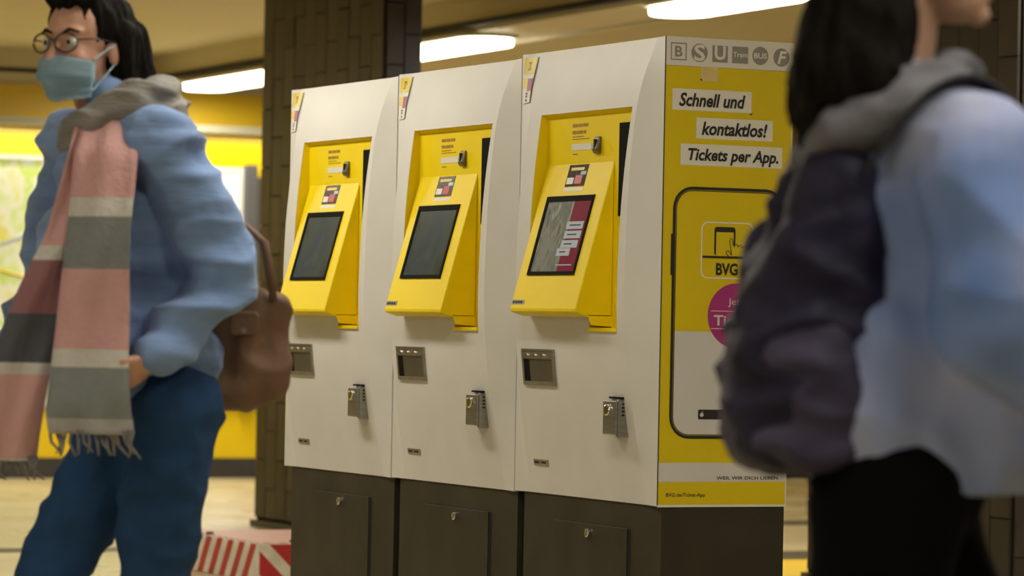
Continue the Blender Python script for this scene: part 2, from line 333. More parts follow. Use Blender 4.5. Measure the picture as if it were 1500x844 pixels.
# red and white striped block
t=empty('striped_block',(1.24,5.6,0),0,'low block with red and white warning stripes on the floor at the pillar','block')
x0,x1,y0,y1=-.30,.32,-.43,.43
mt=mat('block_top_pinkish',(.6,.55,.45),.5); nt=mt.node_tree; tc=N(nt,'ShaderNodeTexCoord',-800); sp=N(nt,'ShaderNodeTexWave',-500); sp.wave_type='BANDS'; sp.bands_direction='DIAGONAL'; sp.inputs['Scale'].default_value=9
cr=N(nt,'ShaderNodeValToRGB',-300); cr.color_ramp.elements[0].color=(.62,.56,.47,1); cr.color_ramp.elements[1].color=(.55,.13,.10,1); cr.color_ramp.elements[0].position=.45; cr.color_ramp.elements[1].position=.55
nt.links.new(tc.outputs['Object'],sp.inputs[0]); nt.links.new(sp.outputs['Fac'],cr.inputs[0]); nt.links.new(cr.outputs[0],nt.nodes['Principled BSDF'].inputs['Base Color'])
bx('block_body',(x0,y0,0),(x1,y1,.160),M['cb_white'],t,bevel=.006)
bx('top_sheet',(x0+.006,y0+.006,.1585),(x1-.006,y1-.006,.1635),mt,t)
def clip(pts,lo,hi):
    for lim,sg in ((lo,1),(hi,-1)):
        out=[]
        for p,q in zip(pts,pts[1:]+pts[:1]):
            ip=(p[0]-lim)*sg>=0; iq=(q[0]-lim)*sg>=0
            if ip: out.append(p)
            if ip!=iq: k=(lim-p[0])/(q[0]-p[0]); out.append((lim,p[1]+(q[1]-p[1])*k))
        pts=out
        if len(pts)<3: return []
    return pts
for k in range(7):   # slanted stripes of the long face
    a=-.375+k*.125; pts=clip([(a-.022,.157),(a+.035,.157),(a+.035+.105,.004),(a-.022+.105,.004)],y0+.002,y1-.002)
    if pts: bm=bmesh.new(); prism(bm,pts,'x',x0-.0018,x0+.001); obj('stripe',bm,M['cb_red'],t)
for k in range(-1,4):
    a=x0+.045+k*.165; pts=clip([(a,.157),(a+.095,.157),(a+.095+.155,.004),(a+.155,.004)],x0+.002,x1-.002)
    if pts: bm=bmesh.new(); prism(bm,pts,'y',y0-.0018,y0+.001); obj('stripe',bm,M['cb_red'],t)
for px,py in ((x0+.02,.18),(x0+.16,y0+.03)):
    bm=bmesh.new(); cyl(bm,(px,py),.016,'z',.160,.172,10); obj('bolt',bm,M['gap'],t)

# ================= TICKET MACHINES =================
ZB=.593
ZK=[0,.09,.18,.34,.5,.62,.8,.93,1.06,1.16,1.25]
BK=[-.010,.004,.020,.044,.056,.058,.053,.043,.028,.011,-.010]
UK=[.080,.084,.088,.095,.100,.100,.100,.104,.106,.092,.064]
def itp(z,K):
    z=min(max(z,0),1.25)
    for i in range(len(ZK)-1):
        if z<=ZK[i+1]:
            p0=K[max(i-1,0)];p1=K[i];p2=K[i+1];p3=K[min(i+2,len(K)-1)]; t=(z-ZK[i])/(ZK[i+1]-ZK[i])
            return p1+.5*t*((p2-p0)+t*((2*p0-5*p1+4*p2-p3)+t*(3*(p1-p2)+p3-p0)))
    return K[-1]
bz=lambda z: itp(z,BK)
uz=lambda z: itp(z,UK)
WM=.867
def fx(z): return -bz(z)
ZO0,ZO1,ZS=.468,1.067,.505       # opening: floor of its right leg, top, step of the left part
def yr(z): return .145+(z-ZO0)/(ZO1-ZO0)*(.131-.145)
def conx(z): return -.008-(.926-z)/.406*.112
def front_patch(name,y0,y1,z0,z1,mt,parent,th=.002,lift=.0,plane=None):
    """thin sheet lying on the curved white front (or on the sloping console)"""
    fxx=plane or fx; bm=bmesh.new(); n=4 if plane is None else 1
    zs=[z0+(z1-z0)*i/n for i in range(n+1)]
    A=[[bm.verts.new((fxx(z)-lift-dx,y,z+ZB)) for z in zs] for y in (y0,y1) for dx in (0,th)]
    a0,a1,b0,b1=A
    for i in range(n):
        bm.faces.new((a1[i],a1[i+1],b1[i+1],b1[i])); bm.faces.new((a0[i],b0[i],b0[i+1],a0[i+1]))
        bm.faces.new((a0[i],a0[i+1],a1[i+1],a1[i])); bm.faces.new((b0[i],b1[i],b1[i+1],b0[i+1]))
    bm.faces.new((a0[0],a1[0],b1[0],b0[0])); bm.faces.new((a0[n],b0[n],b1[n],a1[n]))
    return obj(name,bm,mt,parent)
def front_text(name,s,yl,yrr,zc,h,mt,parent,lift,plane=None,bold=0,shear=0,turn=False):
    fxx=plane or fx
    if turn:   # lettering turned to read downwards
        return lettering(name,s,0,abs(h),0,abs(yl-yrr),mt,parent,lambda a,b:(fxx(zc+abs(h)/2-a)-lift,(yl+yrr)/2-b,zc+abs(h)/2-a+ZB),shear,bold)
    return lettering(name,s,-yl,-yrr,zc,h,mt,parent,lambda a,b:(fxx(b)-lift,-a,b+ZB),shear,bold)
def machine(i,Y,scale,label):
    t=empty('ticket_machine',(0,Y,0),0,label,'ticket machine',group='ticket machines in a row'); t.scale=(1,1,scale)
    # --- white cabinet shell
    bm=bmesh.new()
    rows=sorted(set([round(k*.05,4) for k in range(0,26)]+[ZO0,ZO1,ZS])); rows=[r for r in rows if not any(abs(r-q)<.012 and r!=q for q in (ZO0,ZO1,ZS))]
    def row(z):
        return [(0,0),(uz(z),1),(yr(z) if ZO0<=z<=ZO1 else (.145 if z<ZO0 else .131),1),(.307,1),(.684,1),(WM-uz(z),1),(WM,0)]
    G=[]; 
    for z in rows:
        G.append([(fx(z) if f else 0.0,y,z+ZB) for y,f in row(z)])
    def strip(cols,skip):
        vs={}
        for r,z in enumerate(rows):
            for c in cols: vs[r,c]=bm.verts.new(G[r][c])
        for r in range(len(rows)-1):
            zm=(rows[r]+rows[r+1])/2
            for c in cols[:-1]:
                if skip(c,zm): continue
                f=bm.faces.new((vs[r,c],vs[r+1,c],vs[r+1,c+1],vs[r,c+1])); f.smooth=True
    strip([0,1],lambda c,z:False); strip([5,6],lambda c,z:False)
    strip([1,2,3,4,5],lambda c,z:(c==2 and ZO0<z<ZO1) or (c==3 and ZS<z<ZO1))
    XB=.391
    def q(*p): bm.faces.new([bm.verts.new(a) for a in p])
    z0,z1=ZB,ZB+1.25
    q((0,0,z0),(XB,0,z0),(XB,0,z1),(0,0,z1)); q((0,WM,z0),(0,WM,z1),(XB,WM,z1),(XB,WM,z0)); q((XB,0,z0),(XB,WM,z0),(XB,WM,z1),(XB,0,z1))
    for zz,g in ((z0,G[0]),(z1,G[-1])):
        q((XB,0,zz),*[p for p in g],(XB,WM,zz))
    me=D.meshes.new('cabinet'); bm.to_mesh(me); bm.free(); me.materials.append(M['white']); link(D.objects.new('cabinet',me),t)
    # --- yellow recess lining
    XK=-.008; bm=bmesh.new()
    zs=[r for r in rows if ZO0<=r<=ZO1]
    def wallstrip(yf,zl):
        for a,b in zip(zl[:-1],zl[1:]):
            q2=[(fx(a)+.0005,yf(a),a),(fx(b)+.0005,yf(b),b),(XK,yf(b),b-(.011 if b==ZO1 else 0)),(XK,yf(a),a)]
            bm.faces.new([bm.verts.new((p[0],p[1],p[2]+ZB)) for p in q2])
    wallstrip(lambda z:.684,[z for z in zs if z>=ZS]); wallstrip(yr,zs)
    def Q(*p): bm.faces.new([bm.verts.new((a[0],a[1],a[2]+ZB)) for a in p])
    Q((fx(ZO1),.131,ZO1),(fx(ZO1),.684,ZO1),(XK,.684,ZO1-.011),(XK,.131,ZO1-.011))
    Q((fx(ZS),.307,ZS),(fx(ZS),.684,ZS),(XK,.684,ZS),(XK,.307,ZS))
    Q((fx(ZO0),.145,ZO0),(fx(ZO0),.307,ZO0),(XK,.307,ZO0),(XK,.145,ZO0)); Q((fx(ZO0),.307,ZO0),(fx(ZS),.307,ZS),(XK,.307,ZS),(XK,.307,ZO0))
    Q((XK,.10,ZO0),(XK,.684,ZO0),(XK,.684,ZO1-.009),(XK,.10,ZO1-.009))
    obj('recess',bm,M['yellow'],t)
    bx('recess_sill',(-.060,.146,ZB+.460),(XK,.306,ZB+.4705),M['yellow'],t,bevel=.002)
    # --- sloping console
    bm=bmesh.new(); prism(bm,[(XK-.0005,.926+ZB),(-.120,.521+ZB),(-.120,.512+ZB),(-.083,.500+ZB),(XK-.0005,.500+ZB)],'y',.265,.672)
    co=obj('console',bm,M['yellow'],t,bevel=.003)
    bm=bmesh.new(); prism(bm,[(XK,.474+ZB),(XK,.505+ZB),(-.082,.505+ZB),(-.070,.478+ZB)],'y',.265,.269); obj('console_cheek',bm,M['yellow'],t)
    for zz in (.52,.60): bx('hinge_mark',(-.0085-.001,.205,ZB+zz),(-.0078,.209,ZB+zz+.045),M['brown_ink'],t)
    # --- screen in its bezel
    def cp(z,l=0): return conx(z)-l
    def csheet(name,y0,y1,za,zb,mt,par,th,lift=0): return front_patch(name,y0,y1,za,zb,mt,par,th,lift,plane=conx)
    bm=bmesh.new()
    # bezel ring, standing proud
    O=[(.617,.614),(.326,.614),(.326,.835),(.617,.835)]; I=[(.604,.624),(.336,.624),(.336,.820),(.604,.820)]
    vs=[[bm.verts.new((conx(z)-l,y,z+ZB)) for y,z in P] for P,l in ((O,0),(O,.004),(I,.004),(I,.0008))]
    for a,b in ((0,1),(1,2),(2,3)):
        for k in range(4): bm.faces.new((vs[a][k],vs[a][(k+1)%4],vs[b][(k+1)%4],vs[b][k]))
    be=obj('screen_bezel',bm,M['bezel'],t)
    if i!=3: csheet('display',.604,.336,.624,.820,M['screen_g'],be,.0006,.0004)
    else:
        csheet('display',.604,.336,.624,.820,M['screen_a'],be,.0006,.0004)
        csheet('display_advert',.440,.336,.624,.820,M['screen_r'],be,.0004,.0011)
        for k,(yy,zz) in enumerate(((.450,.742),(.450,.716),(.455,.690),(.470,.668))):
            csheet('display_field',yy,yy-.10+(.02 if k==3 else 0),zz-.001,zz+.020,M['screen_w'],be,.0004,.0017)
            csheet('display_line',yy-.018,yy-.085+.01*k,zz+.008,zz+.0115,M['gap'],be,.0003,.0022)
        csheet('display_line',.455,.36,.640,.643,M['screen_w'],be,.0003,.0017)
    # --- small advert and paper strip above the screen
    ad=csheet('advert_sticker',.531,.413,.861,.922,M['advert'],t,.0012,.0)
    csheet('advert_band',.515,.435,.906,.914,M['print_y'],ad,.0004,.0013)
    csheet('advert_card',.525,.485,.868,.886,M['print_w2'],ad,.0004,.0013); csheet('advert_card',.478,.435,.868,.892,M['red'],ad,.0004,.0013)
    csheet('advert_band',.450,.418,.893,.903,M['screen_w'],ad,.0004,.0013)
    csheet('paper_strip',.531,.413,.848,.857,M['print_w2'],t,.001,.0)
    tg=csheet('inventory_tag',.668,.590,.532,.545,M['steel'],t,.001,.0)
    [csheet('tag_mark',a_,a_-.012,.535,.542,M['gap'],tg,.0003,.0012) for a_ in (.662,.646,.630,.614)]
    # --- card reader and printing on the back wall
    bw=lambda z:XK-.0002
    bm=bmesh.new(); prism(bm,[(XK,.997+ZB),(-.016,.995+ZB),(-.024,.962+ZB),(-.020,.951+ZB),(XK,.947+ZB)],'y',.345,.378); cr_=obj('card_reader',bm,M['bronze'],t,bevel=.004)
    bx('reader_slot',(-.0245,.357,ZB+.962),(-.016,.364,ZB+.988),M['gap'],cr_)
    front_patch('label_strip',.526,.405,.962,.980,M['print_w2'],t,.001,0,plane=bw)
    for zc,ws in ((1.031,(.030,.026,.032)),(1.012,(.024,.036,.014))):      # two printed lines, too small to read
        a_=.524
        for w_ in ws: front_patch('printed_word',a_,a_-w_,zc-.0045,zc+.0045,M['brown_ink'],t,.0005,0,plane=bw); a_-=w_+.004
    for zc,a in ((.999,.455),(.992,.42)): front_patch('printed_line',.524,a,zc,zc+.0025,M['brown_ink'],t,.0005,0,plane=bw)
    front_patch('printed_line',.52,.49,.950,.953,M['brown_ink'],t,.0005,0,plane=bw)
    bx('dark_panel',(-.0115,.118,ZB+.775),(XK,.235,ZB+1.028),M['bezel'],t)
    # --- coin tray
    xt=fx(.36); y0,y1,za,zb=.527,.729,.306,.408
    def onf(y,z,l): return (fx(z)-l,y,z+ZB)
    bm=bmesh.new(); O=[(y1,za),(y0,za),(y0,zb),(y1,zb)]; g=.011; I=[(y1-g,za+g),(y0+g,za+g),(y0+g,zb-g*.6),(y1-g,zb-g*.6)]
    vs=[[bm.verts.new(onf(y,z,l)) for y,z in P] for P,l in ((O,-.002),(O,.006),(I,.006),(I,.001))]
    for a,b in ((0,1),(1,2),(2,3)):
        for k in range(4): bm.faces.new((vs[a][k],vs[a][(k+1)%4],vs[b][(k+1)%4],vs[b][k]))
    tr=obj('coin_tray',bm,M['steel'],t)
    front_patch('tray_flap',y1-g,y0+g,za+g,zb-.028,M['steel_d'],tr,.001,.0012)
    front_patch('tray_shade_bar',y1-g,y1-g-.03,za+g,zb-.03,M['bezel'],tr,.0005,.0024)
    front_patch('tray_rail',y1-g,y0+g,zb-.028,zb-.008,M['steel'],tr,.004,.001)
    for yy in (.690,.640,.590):
        bm=bmesh.new(); cyl(bm,(yy,zb-.018+ZB),.0045,'x',fx(zb)-.0085,fx(zb)-.003,10); obj('rivet',bm,M['chrome'],tr)
    # --- lock box
    xl=fx(.23)
    lb=bx('lock_box',(xl-.030,.138,ZB+.184),(xl+.012,.214,ZB+.276),M['steel'],t,bevel=.003)
    bx('lock_body',(xl-.024,.133,ZB+.178),(xl+.012,.146,ZB+.279),M['steel'],lb,bevel=.002)
    bm=bmesh.new(); cyl(bm,(.180,.250+ZB),.0155,'x',xl-.038,xl-.029,20); obj('lock_knob',bm,M['chrome'],lb,bevel=.003)
    for k in range(4): bx('lock_slot',(xl-.014,.1323,ZB+.235+k*.010),(xl-.006,.1334,ZB+.240+k*.010),M['gap'],lb)
    front_patch('lock_hood',.200,.130,.281,.286,M['bezel'],t,.010,0)
    # --- name plate near the foot
    npz=front_patch('name_plate',.736,.645,.079,.096,M['steel'],t,.002,0)
    [front_patch('plate_mark',a_,a_-.030,.0845,.0905,M['gap'],npz,.0003,.0022) for a_ in (.730,.688)]
    # --- sticker in the top corner
    def fl(z): 
        return 0.0
    def corner(y):   # depth of the upper corner at height ~1.2
        return 0
    cfx=lambda y,z: fx(z)*min(1,(WM-y)/uz(z))
    def cpatch(name,y0,y1,z0,z1,mt,par,lift):
        bm=bmesh.new(); n=6; V=[[[bm.verts.new((cfx(y0+(y1-y0)*j/n,z0+(z1-z0)*k/n)-lift-.0032-d,y0+(y1-y0)*j/n,z0+(z1-z0)*k/n+ZB)) for j in range(n+1)] for k in range(n+1)] for d in (0,.0005)]
        for S_ in V:
            for k in range(n):
                for j in range(n): bm.faces.new((S_[k][j],S_[k][j+1],S_[k+1][j+1],S_[k+1][j]))
        return obj(name,bm,mt,par)
    def ctext(s_,yc,wd,zc,ln,par):
        return lettering('sticker_text',s_,0,ln,0,wd,M['black'],par,lambda a,b:(cfx(yc-b,zc+ln/2-a)-.0054,yc-b,zc+ln/2-a+ZB))
    st=cpatch('corner_sticker',.852,.775,1.108,1.240,M['print_w2'],t,.0003)
    cpatch('sticker_field',.849,.778,1.192,1.238,M['print_y'],st,.0009); cpatch('sticker_field',.849,.812,1.152,1.180,M['print_y'],st,.0009)
    cpatch('sticker_field',.812,.778,1.142,1.178,M['pink'],st,.0009)
    ctext('BVG',.813,.016,1.214,.024,st); [cpatch('sticker_mark',.820,.806,z_,z_+.006,M['black'],st,.0009) for z_ in (1.113,1.124,1.132)]
    # --- plinth
    pl=bx('plinth',(.014,0,0),(.388,.830,ZB),M['plinth'],t)
    bx('plinth_door',(.009,.186,.04),(.0145,.634,ZB-.070),M['plinth'],pl,bevel=.001)
    bx('door_gap',(.0125,.176,.04),(.0142,.186,ZB-.072),M['gap'],pl)
    bm=bmesh.new(); cyl(bm,(.411,ZB-.095),.012,'x',-.001,.010,16); lk=obj('door_lock',bm,M['chrome'],pl,bevel=.002)
    bx('plinth_shade_block',(.03,.830,.0),(.36,.8725,ZB-.002),M['gap'],pl) if i!=1 else None  # solid black block imitates the shade between neighbouring plinths
    return t
m1=machine(1,1.749,.992,'left ticket machine of the row, farthest, beside the brown bag')
m2=machine(2,.874,.9945,'middle ticket machine of the row of three')
m3=machine(3,0,1.0,'right ticket machine, nearest, with the yellow poster on its side')

# --- the side of the nearest machine: printed poster, everything flat print in the plane y = 0
SP=-.0012
pan=bx('side_poster',(.001,SP,ZB+.002),(.391,.0005,ZB+1.172),M['print_y'],m3)
tag(pan,'yellow printed advertising panel')
def sp(name,pts,mt,d=1): 
    bm=bmesh.new(); prism(bm,[(x,z+ZB) for x,z in pts],'y',SP-.0003*d,SP+.0002); return obj(name,bm,mt,pan)
def sring(name,o,i,mt,d=1):
    bm=bmesh.new(); ring(bm,[(x,z+ZB) for x,z in o],[(x,z+ZB) for x,z in i],'y',SP-.0003*d,SP+.0002); return obj(name,bm,mt,pan)
def st_(name,s,x0,x1,zc,h,mt,d=2,shear=0,bold=.0): return lettering(name,s,x0,x1,zc,h,mt,pan,lambda a,b:(a,SP-.0003*d-.0002,b+ZB),shear,bold)
rc=lambda x0,z0,x1,z1:[(x0,z0),(x1,z0),(x1,z1),(x0,z1)]
bx('white_header',(.0005,SP-.0006,ZB+1.173),(.3905,.0003,ZB+1.2495),M['white2'],m3)
bx('side_seam',(-.0006,-.0020,ZB),(.0016,.0006,ZB+1.25),M['gap'],m3)
bx('rear_edge_trim',(.3895,-.002,ZB),(.3925,.0006,ZB+1.25),M['white2'],m3)
bx('foot_edge_trim',(.0,-.0022,ZB-.002),(.3925,.0006,ZB+.004),M['print_w2'],m3)
# emblems
def arcpts(cx,cz,r,n=28): return circ(cx,cz,r,n=n)
sring('emblem_square',rc(.015,1.187,.063,1.234),rc(.0185,1.1905,.0595,1.2305),M['print_g'],3); st_('emblem_letter','B',.0275,.0505,1.2105,.029,M['print_g'],4,bold=.025)
sp('emblem_disc',circ(.102,1.2095,.0248),M['print_g'],3); st_('emblem_letter','S',.0855,.1185,1.2095,.044,M['white2'],5,bold=.02)
sp('emblem_square',rc(.141,1.187,.188,1.232),M['print_g'],3); st_('emblem_letter','U',.1475,.1815,1.2125,.038,M['white2'],5,bold=.03)
sp('emblem_square',rc(.2015,1.187,.2505,1.232),M['print_g'],3); st_('emblem_letter','Tram',.2035,.2485,1.2105,.0135,M['white2'],5,bold=.02)
sp('emblem_disc',circ(.288,1.2105,.0248),M['print_g'],3); st_('emblem_letter','BUS',.2675,.3085,1.2105,.0155,M['white2'],5,bold=.03)
sp('emblem_disc',circ(.3535,1.209,.0248),M['print_g'],3); st_('emblem_letter','F',.341,.370,1.209,.035,M['white2'],5,shear=.25,bold=.03)
sp('tape_patch',rc(.107,1.135,.160,1.174),M['tape'],1); sp('tear_mark',[(.105,1.139),(.112,1.134),(.110,1.141)],M['gap'],2); sp('tear_mark',[(.257,1.052),(.270,1.056),(.262,1.049)],M['gap'],2)
# slogans
for (a,z0,b,z1),s,x0,x1,h in (((.023,1.055,.264,1.112),'Schnell und',.043,.245,.037),((.097,.981,.331,1.037),'kontaktlos!',.113,.314,.037),((.051,.909,.362,.966),'Tickets per App.',.073,.350,.043)):
    sp('slogan_strip',rc(a,z0,b,z1),M['print_w2'],1); st_('slogan_text',s,x0,x1,(z0+z1)/2-(.004 if 'per' in s else 0),h,M['black'],2,shear=.22,bold=.03)
# phone outline
sp('phone_screen_lower',[(.360,.466),(.041,.466)]+[p for p in rrect(.041,.190,.362,.60,.048) if p[1]<.4],M['print_w'],1)
sring('phone_outline',rrect(.031,.180,.372,.852,.058),rrect(.039,.188,.364,.844,.050),M['black'],3)
sring('phone_outline_inner',rrect(.0405,.1895,.3625,.8425,.0485),rrect(.0425,.1915,.3605,.8405,.0465),M['black'],3)
sp('phone_button',rc(.0265,.615,.0305,.725),M['black'],3)
# icon
sring('icon_frame',rrect(.118,.608,.278,.760,.02),rrect(.1215,.6115,.2745,.7565,.0165),M['print_w2'],2)
bm=bmesh.new(); prism(bm,[(x,z+ZB) for x,z in rrect(.158,.67,.222,.747,.008)],'y',SP-.0006,SP+.0002); obj('icon_phone',bm,M['black'],pan)
sp('icon_phone_face',rc(.1635,.668,.2165,.733),M['print_y'],3)
sp('icon_line',rc(.123,.663,.271,.669),M['black'],4)
hand=[(.210,.672),(.205,.680),(.198,.685),(.194,.681),(.197,.673),(.203,.669)]
fing=[(.211,.673),(.204,.712),(.206,.717),(.211,.716),(.216,.700),(.218,.694),(.221,.700),(.227,.701),(.230,.694),(.233,.699),(.239,.699),(.242,.692),(.247,.697),(.254,.696),(.257,.688),(.263,.670)]
sp('icon_hand_fill',[(.211,.670)]+fing,M['print_y'],4)
for P in (hand,fing):
    bm=bmesh.new(); tube(bm,[(x,SP-.0012,z+ZB) for x,z in P],.0011,6); obj('icon_hand_line',bm,M['black'],pan)
st_('icon_text','BVG',.164,.231,.634,.033,M['black'],2,bold=.035)
# magenta disc
sp('pink_disc',circ(.229,.510,.087,n=48),M['pink'],3)
st_('disc_text','Jetzt',.203,.262,.545,.024,M['pinkl'],4); st_('disc_text','Tickets',.160,.298,.497,.028,M['print_w'],4,bold=.02); st_('disc_text','laden',.203,.262,.452,.024,M['pinkl'],4)
sp('disc_rule',rc(.150,.521,.308,.5225),M['pinkl'],4); sp('disc_rule',rc(.152,.474,.306,.4755),M['pinkl'],4)
sp('store_badge',rrect(.118,.232,.230,.258,.004),M['black'],3); sp('badge_mark',circ(.129,.244,.0055),M['print_w'],4); sp('badge_mark',[(.129,.250),(.133,.254),(.132,.250)],M['print_w'],4)
sp('white_band',rc(.001,.065,.391,.116),M['print_w'],1); st_('band_text','WEIL WIR DICH LIEBEN.',.178,.370,.0755,.009,M['black'],2,bold=.015)
st_('address_text','BVG.de/Ticket-App',.026,.144,.029,.013,M['black'],1,bold=.012)

# ================= PEOPLE =================
def sphere(bm,c,r,rot=None,n=14):
    c=Vector(c); r=(r,r,r) if isinstance(r,(int,float)) else r
    Mx=Matrix.Translation(c)@((rot or Matrix.Identity(3)).to_4x4())@Matrix.Diagonal((*r,1)); bmesh.ops.create_uvsphere(bm,u_segments=n,v_segments=n-4,radius=1,matrix=Mx)
def cap(bm,a,ra,b,rb,n=14,flat=None):
    a=Vector(a);b=Vector(b); sphere(bm,a,ra,n=n); sphere(bm,b,rb,n=n); d=b-a; L=d.length
    if L<1e-5: return
    q=d.to_track_quat('Z','Y').to_matrix().to_4x4()
    bmesh.ops.create_cone(bm,cap_ends=True,segments=n,radius1=ra,radius2=rb,depth=L,matrix=Matrix.Translation((a+b)/2)@q)
def chain(bm,pts):
    for (a,ra),(b,rb) in zip(pts[:-1],pts[1:]): cap(bm,a,ra,b,rb)
def organic(name,bm,mt,parent,voxel=.008,smooth=4,folds=0,fscale=6,fstretch=(1,1,1),fine=0):
    me=D.meshes.new(name); bm.to_mesh(me); bm.free(); o=D.objects.new(name,me); COL.objects.link(o)
    r=o.modifiers.new('r','REMESH'); r.mode='VOXEL'; r.voxel_size=voxel; r.adaptivity=0
    if smooth: s=o.modifiers.new('s','SMOOTH'); s.factor=.5; s.iterations=smooth
    dg=bpy.context.evaluated_depsgraph_get(); dg.update(); m2=D.meshes.new_from_object(o.evaluated_get(dg)); D.objects.remove(o); D.meshes.remove(me); m2.name=name
    if folds:
        ns=[v.normal.copy() for v in m2.vertices]
        for v,n in zip(m2.vertices,ns):
            p=Vector((v.co.x*fstretch[0],v.co.y*fstretch[1],v.co.z*fstretch[2]))*fscale
            k=1-abs(noise.noise(p))*2.2
            if fine: k+=fine*noise.noise(p*3.3)
            v.co+=n*(folds*(k-.5))
    m2.materials.clear(); m2.materials.append(mt)
    for p in m2.polygons: p.use_smooth=True
    return link(D.objects.new(name,m2),parent)
def hand(bm,w,d,n,thumb,curl=.5,s=1):
    """w wrist, d direction to the fingers, n palm normal (curl side), thumb = side vector of the thumb"""
    w=Vector(w); d=Vector(d).normalized(); n=Vector(n); n=(n-d*n.dot(d)).normalized(); sd=Vector(thumb); sd=(sd-d*sd.dot(d)-n*sd.dot(n)).normalized()
    rot=Matrix((sd,d,n)).transposed()
    sphere(bm,w+d*.045*s,(.040*s,.052*s,.015*s),rot); cap(bm,w-d*.02*s,.024*s,w+d*.02*s,.023*s)
    for k,(off,ln) in enumerate(((.028,.072),(.010,.080),(-.009,.075),(-.027,.058))):
        p=w+d*.085*s+sd*off*s; L=ln*s; a=curl*.5
        for seg,(fr,r0) in enumerate(((.45,.0088),(.32,.0080),(.23,.0070))):
            dd=d*math.cos(a)+n*math.sin(a); qn=p+dd*L*fr; cap(bm,p,r0*s,qn,(r0-.0006)*s,n=10); p=qn; a+=curl*.55
    p=w+d*.025*s+sd*.03*s; dd=(d*.75+sd*.6+n*.25).normalized(); q=p+dd*.038*s; cap(bm,p,.013*s,q,.0105*s,n=10); cap(bm,q,.0105*s,q+(d*.95+n*.3).normalized()*.03*s,.0085*s,n=10)
def head_shapes(bm,c,f,tilt=0,s=1):
    """c centre of the skull at eye height, f facing direction"""
    c=Vector(c); f=Vector(f).normalized(); up=Vector((0,0,1)); l=up.cross(f).normalized(); up=f.cross(l)
    rot=Matrix((l,f,up)).transposed()      # local x=left, y=forward, z=up
    P=lambda x,y,z:c+l*x*s+f*y*s+up*z*s
    S=lambda p,r:sphere(bm,P(*p),tuple(k*s for k in r),rot)
    S((0,-.012,.030),(.074,.094,.088)); S((0,.018,-.030),(.062,.070,.075)); S((0,.038,-.075),(.043,.048,.036)); S((0,.070,-.098),(.020,.018,.016))
    S((0,.066,.028),(.052,.018,.014)); S((.034,.056,-.030),(.022,.022,.022)); S((-.034,.056,-.030),(.022,.022,.022))
    cap(bm,P(0,.082,.008),.008*s,P(0,.104,-.034),.0125*s,n=10); S((.011,.094,-.038),(.008,.009,.007)); S((-.011,.094,-.038),(.008,.009,.007))
    S((0,.084,-.060),(.020,.010,.0060)); S((0,.083,-.070),(.018,.010,.0065))
    for sd in (1,-1): S((sd*.076,-.012,-.012),(.010,.018,.030))
    return P,rot
def eyes(P,rot,par,s=1):
    for sd in (1,-1):
        bm=bmesh.new(); sphere(bm,P(sd*.031,.072,.004),.0135*s,n=12); obj('eye',bm,M['eye'],par,smooth=True)
        bm=bmesh.new(); sphere(bm,P(sd*.031,.0815,.004),.0062*s,n=10); obj('iris',bm,M['iris'],par,smooth=True)
        bm=bmesh.new(); tube(bm,[P(sd*.014,.082,.024),P(sd*.032,.083,.031),P(sd*.050,.072,.026)],[.0025,.004,.002],6); obj('eyebrow',bm,M['hair'],par,smooth=True)
def shoe(bm,heel,d):
    heel=Vector(heel); d=Vector(d).normalized(); s=Vector((-d.y,d.x,0)); rot=Matrix((s,d,s.cross(d))).transposed()
    sphere(bm,heel+Vector((0,0,.045)),(.038,.05,.045),rot); sphere(bm,heel+d*.10+Vector((0,0,.035)),(.043,.10,.035),rot); sphere(bm,heel+d*.17+Vector((0,0,.030)),(.044,.06,.028),rot)
RZ=-.4492   # turns a figure's own x axis parallel to the picture
AX=math.atan2(-.4342,.9006)
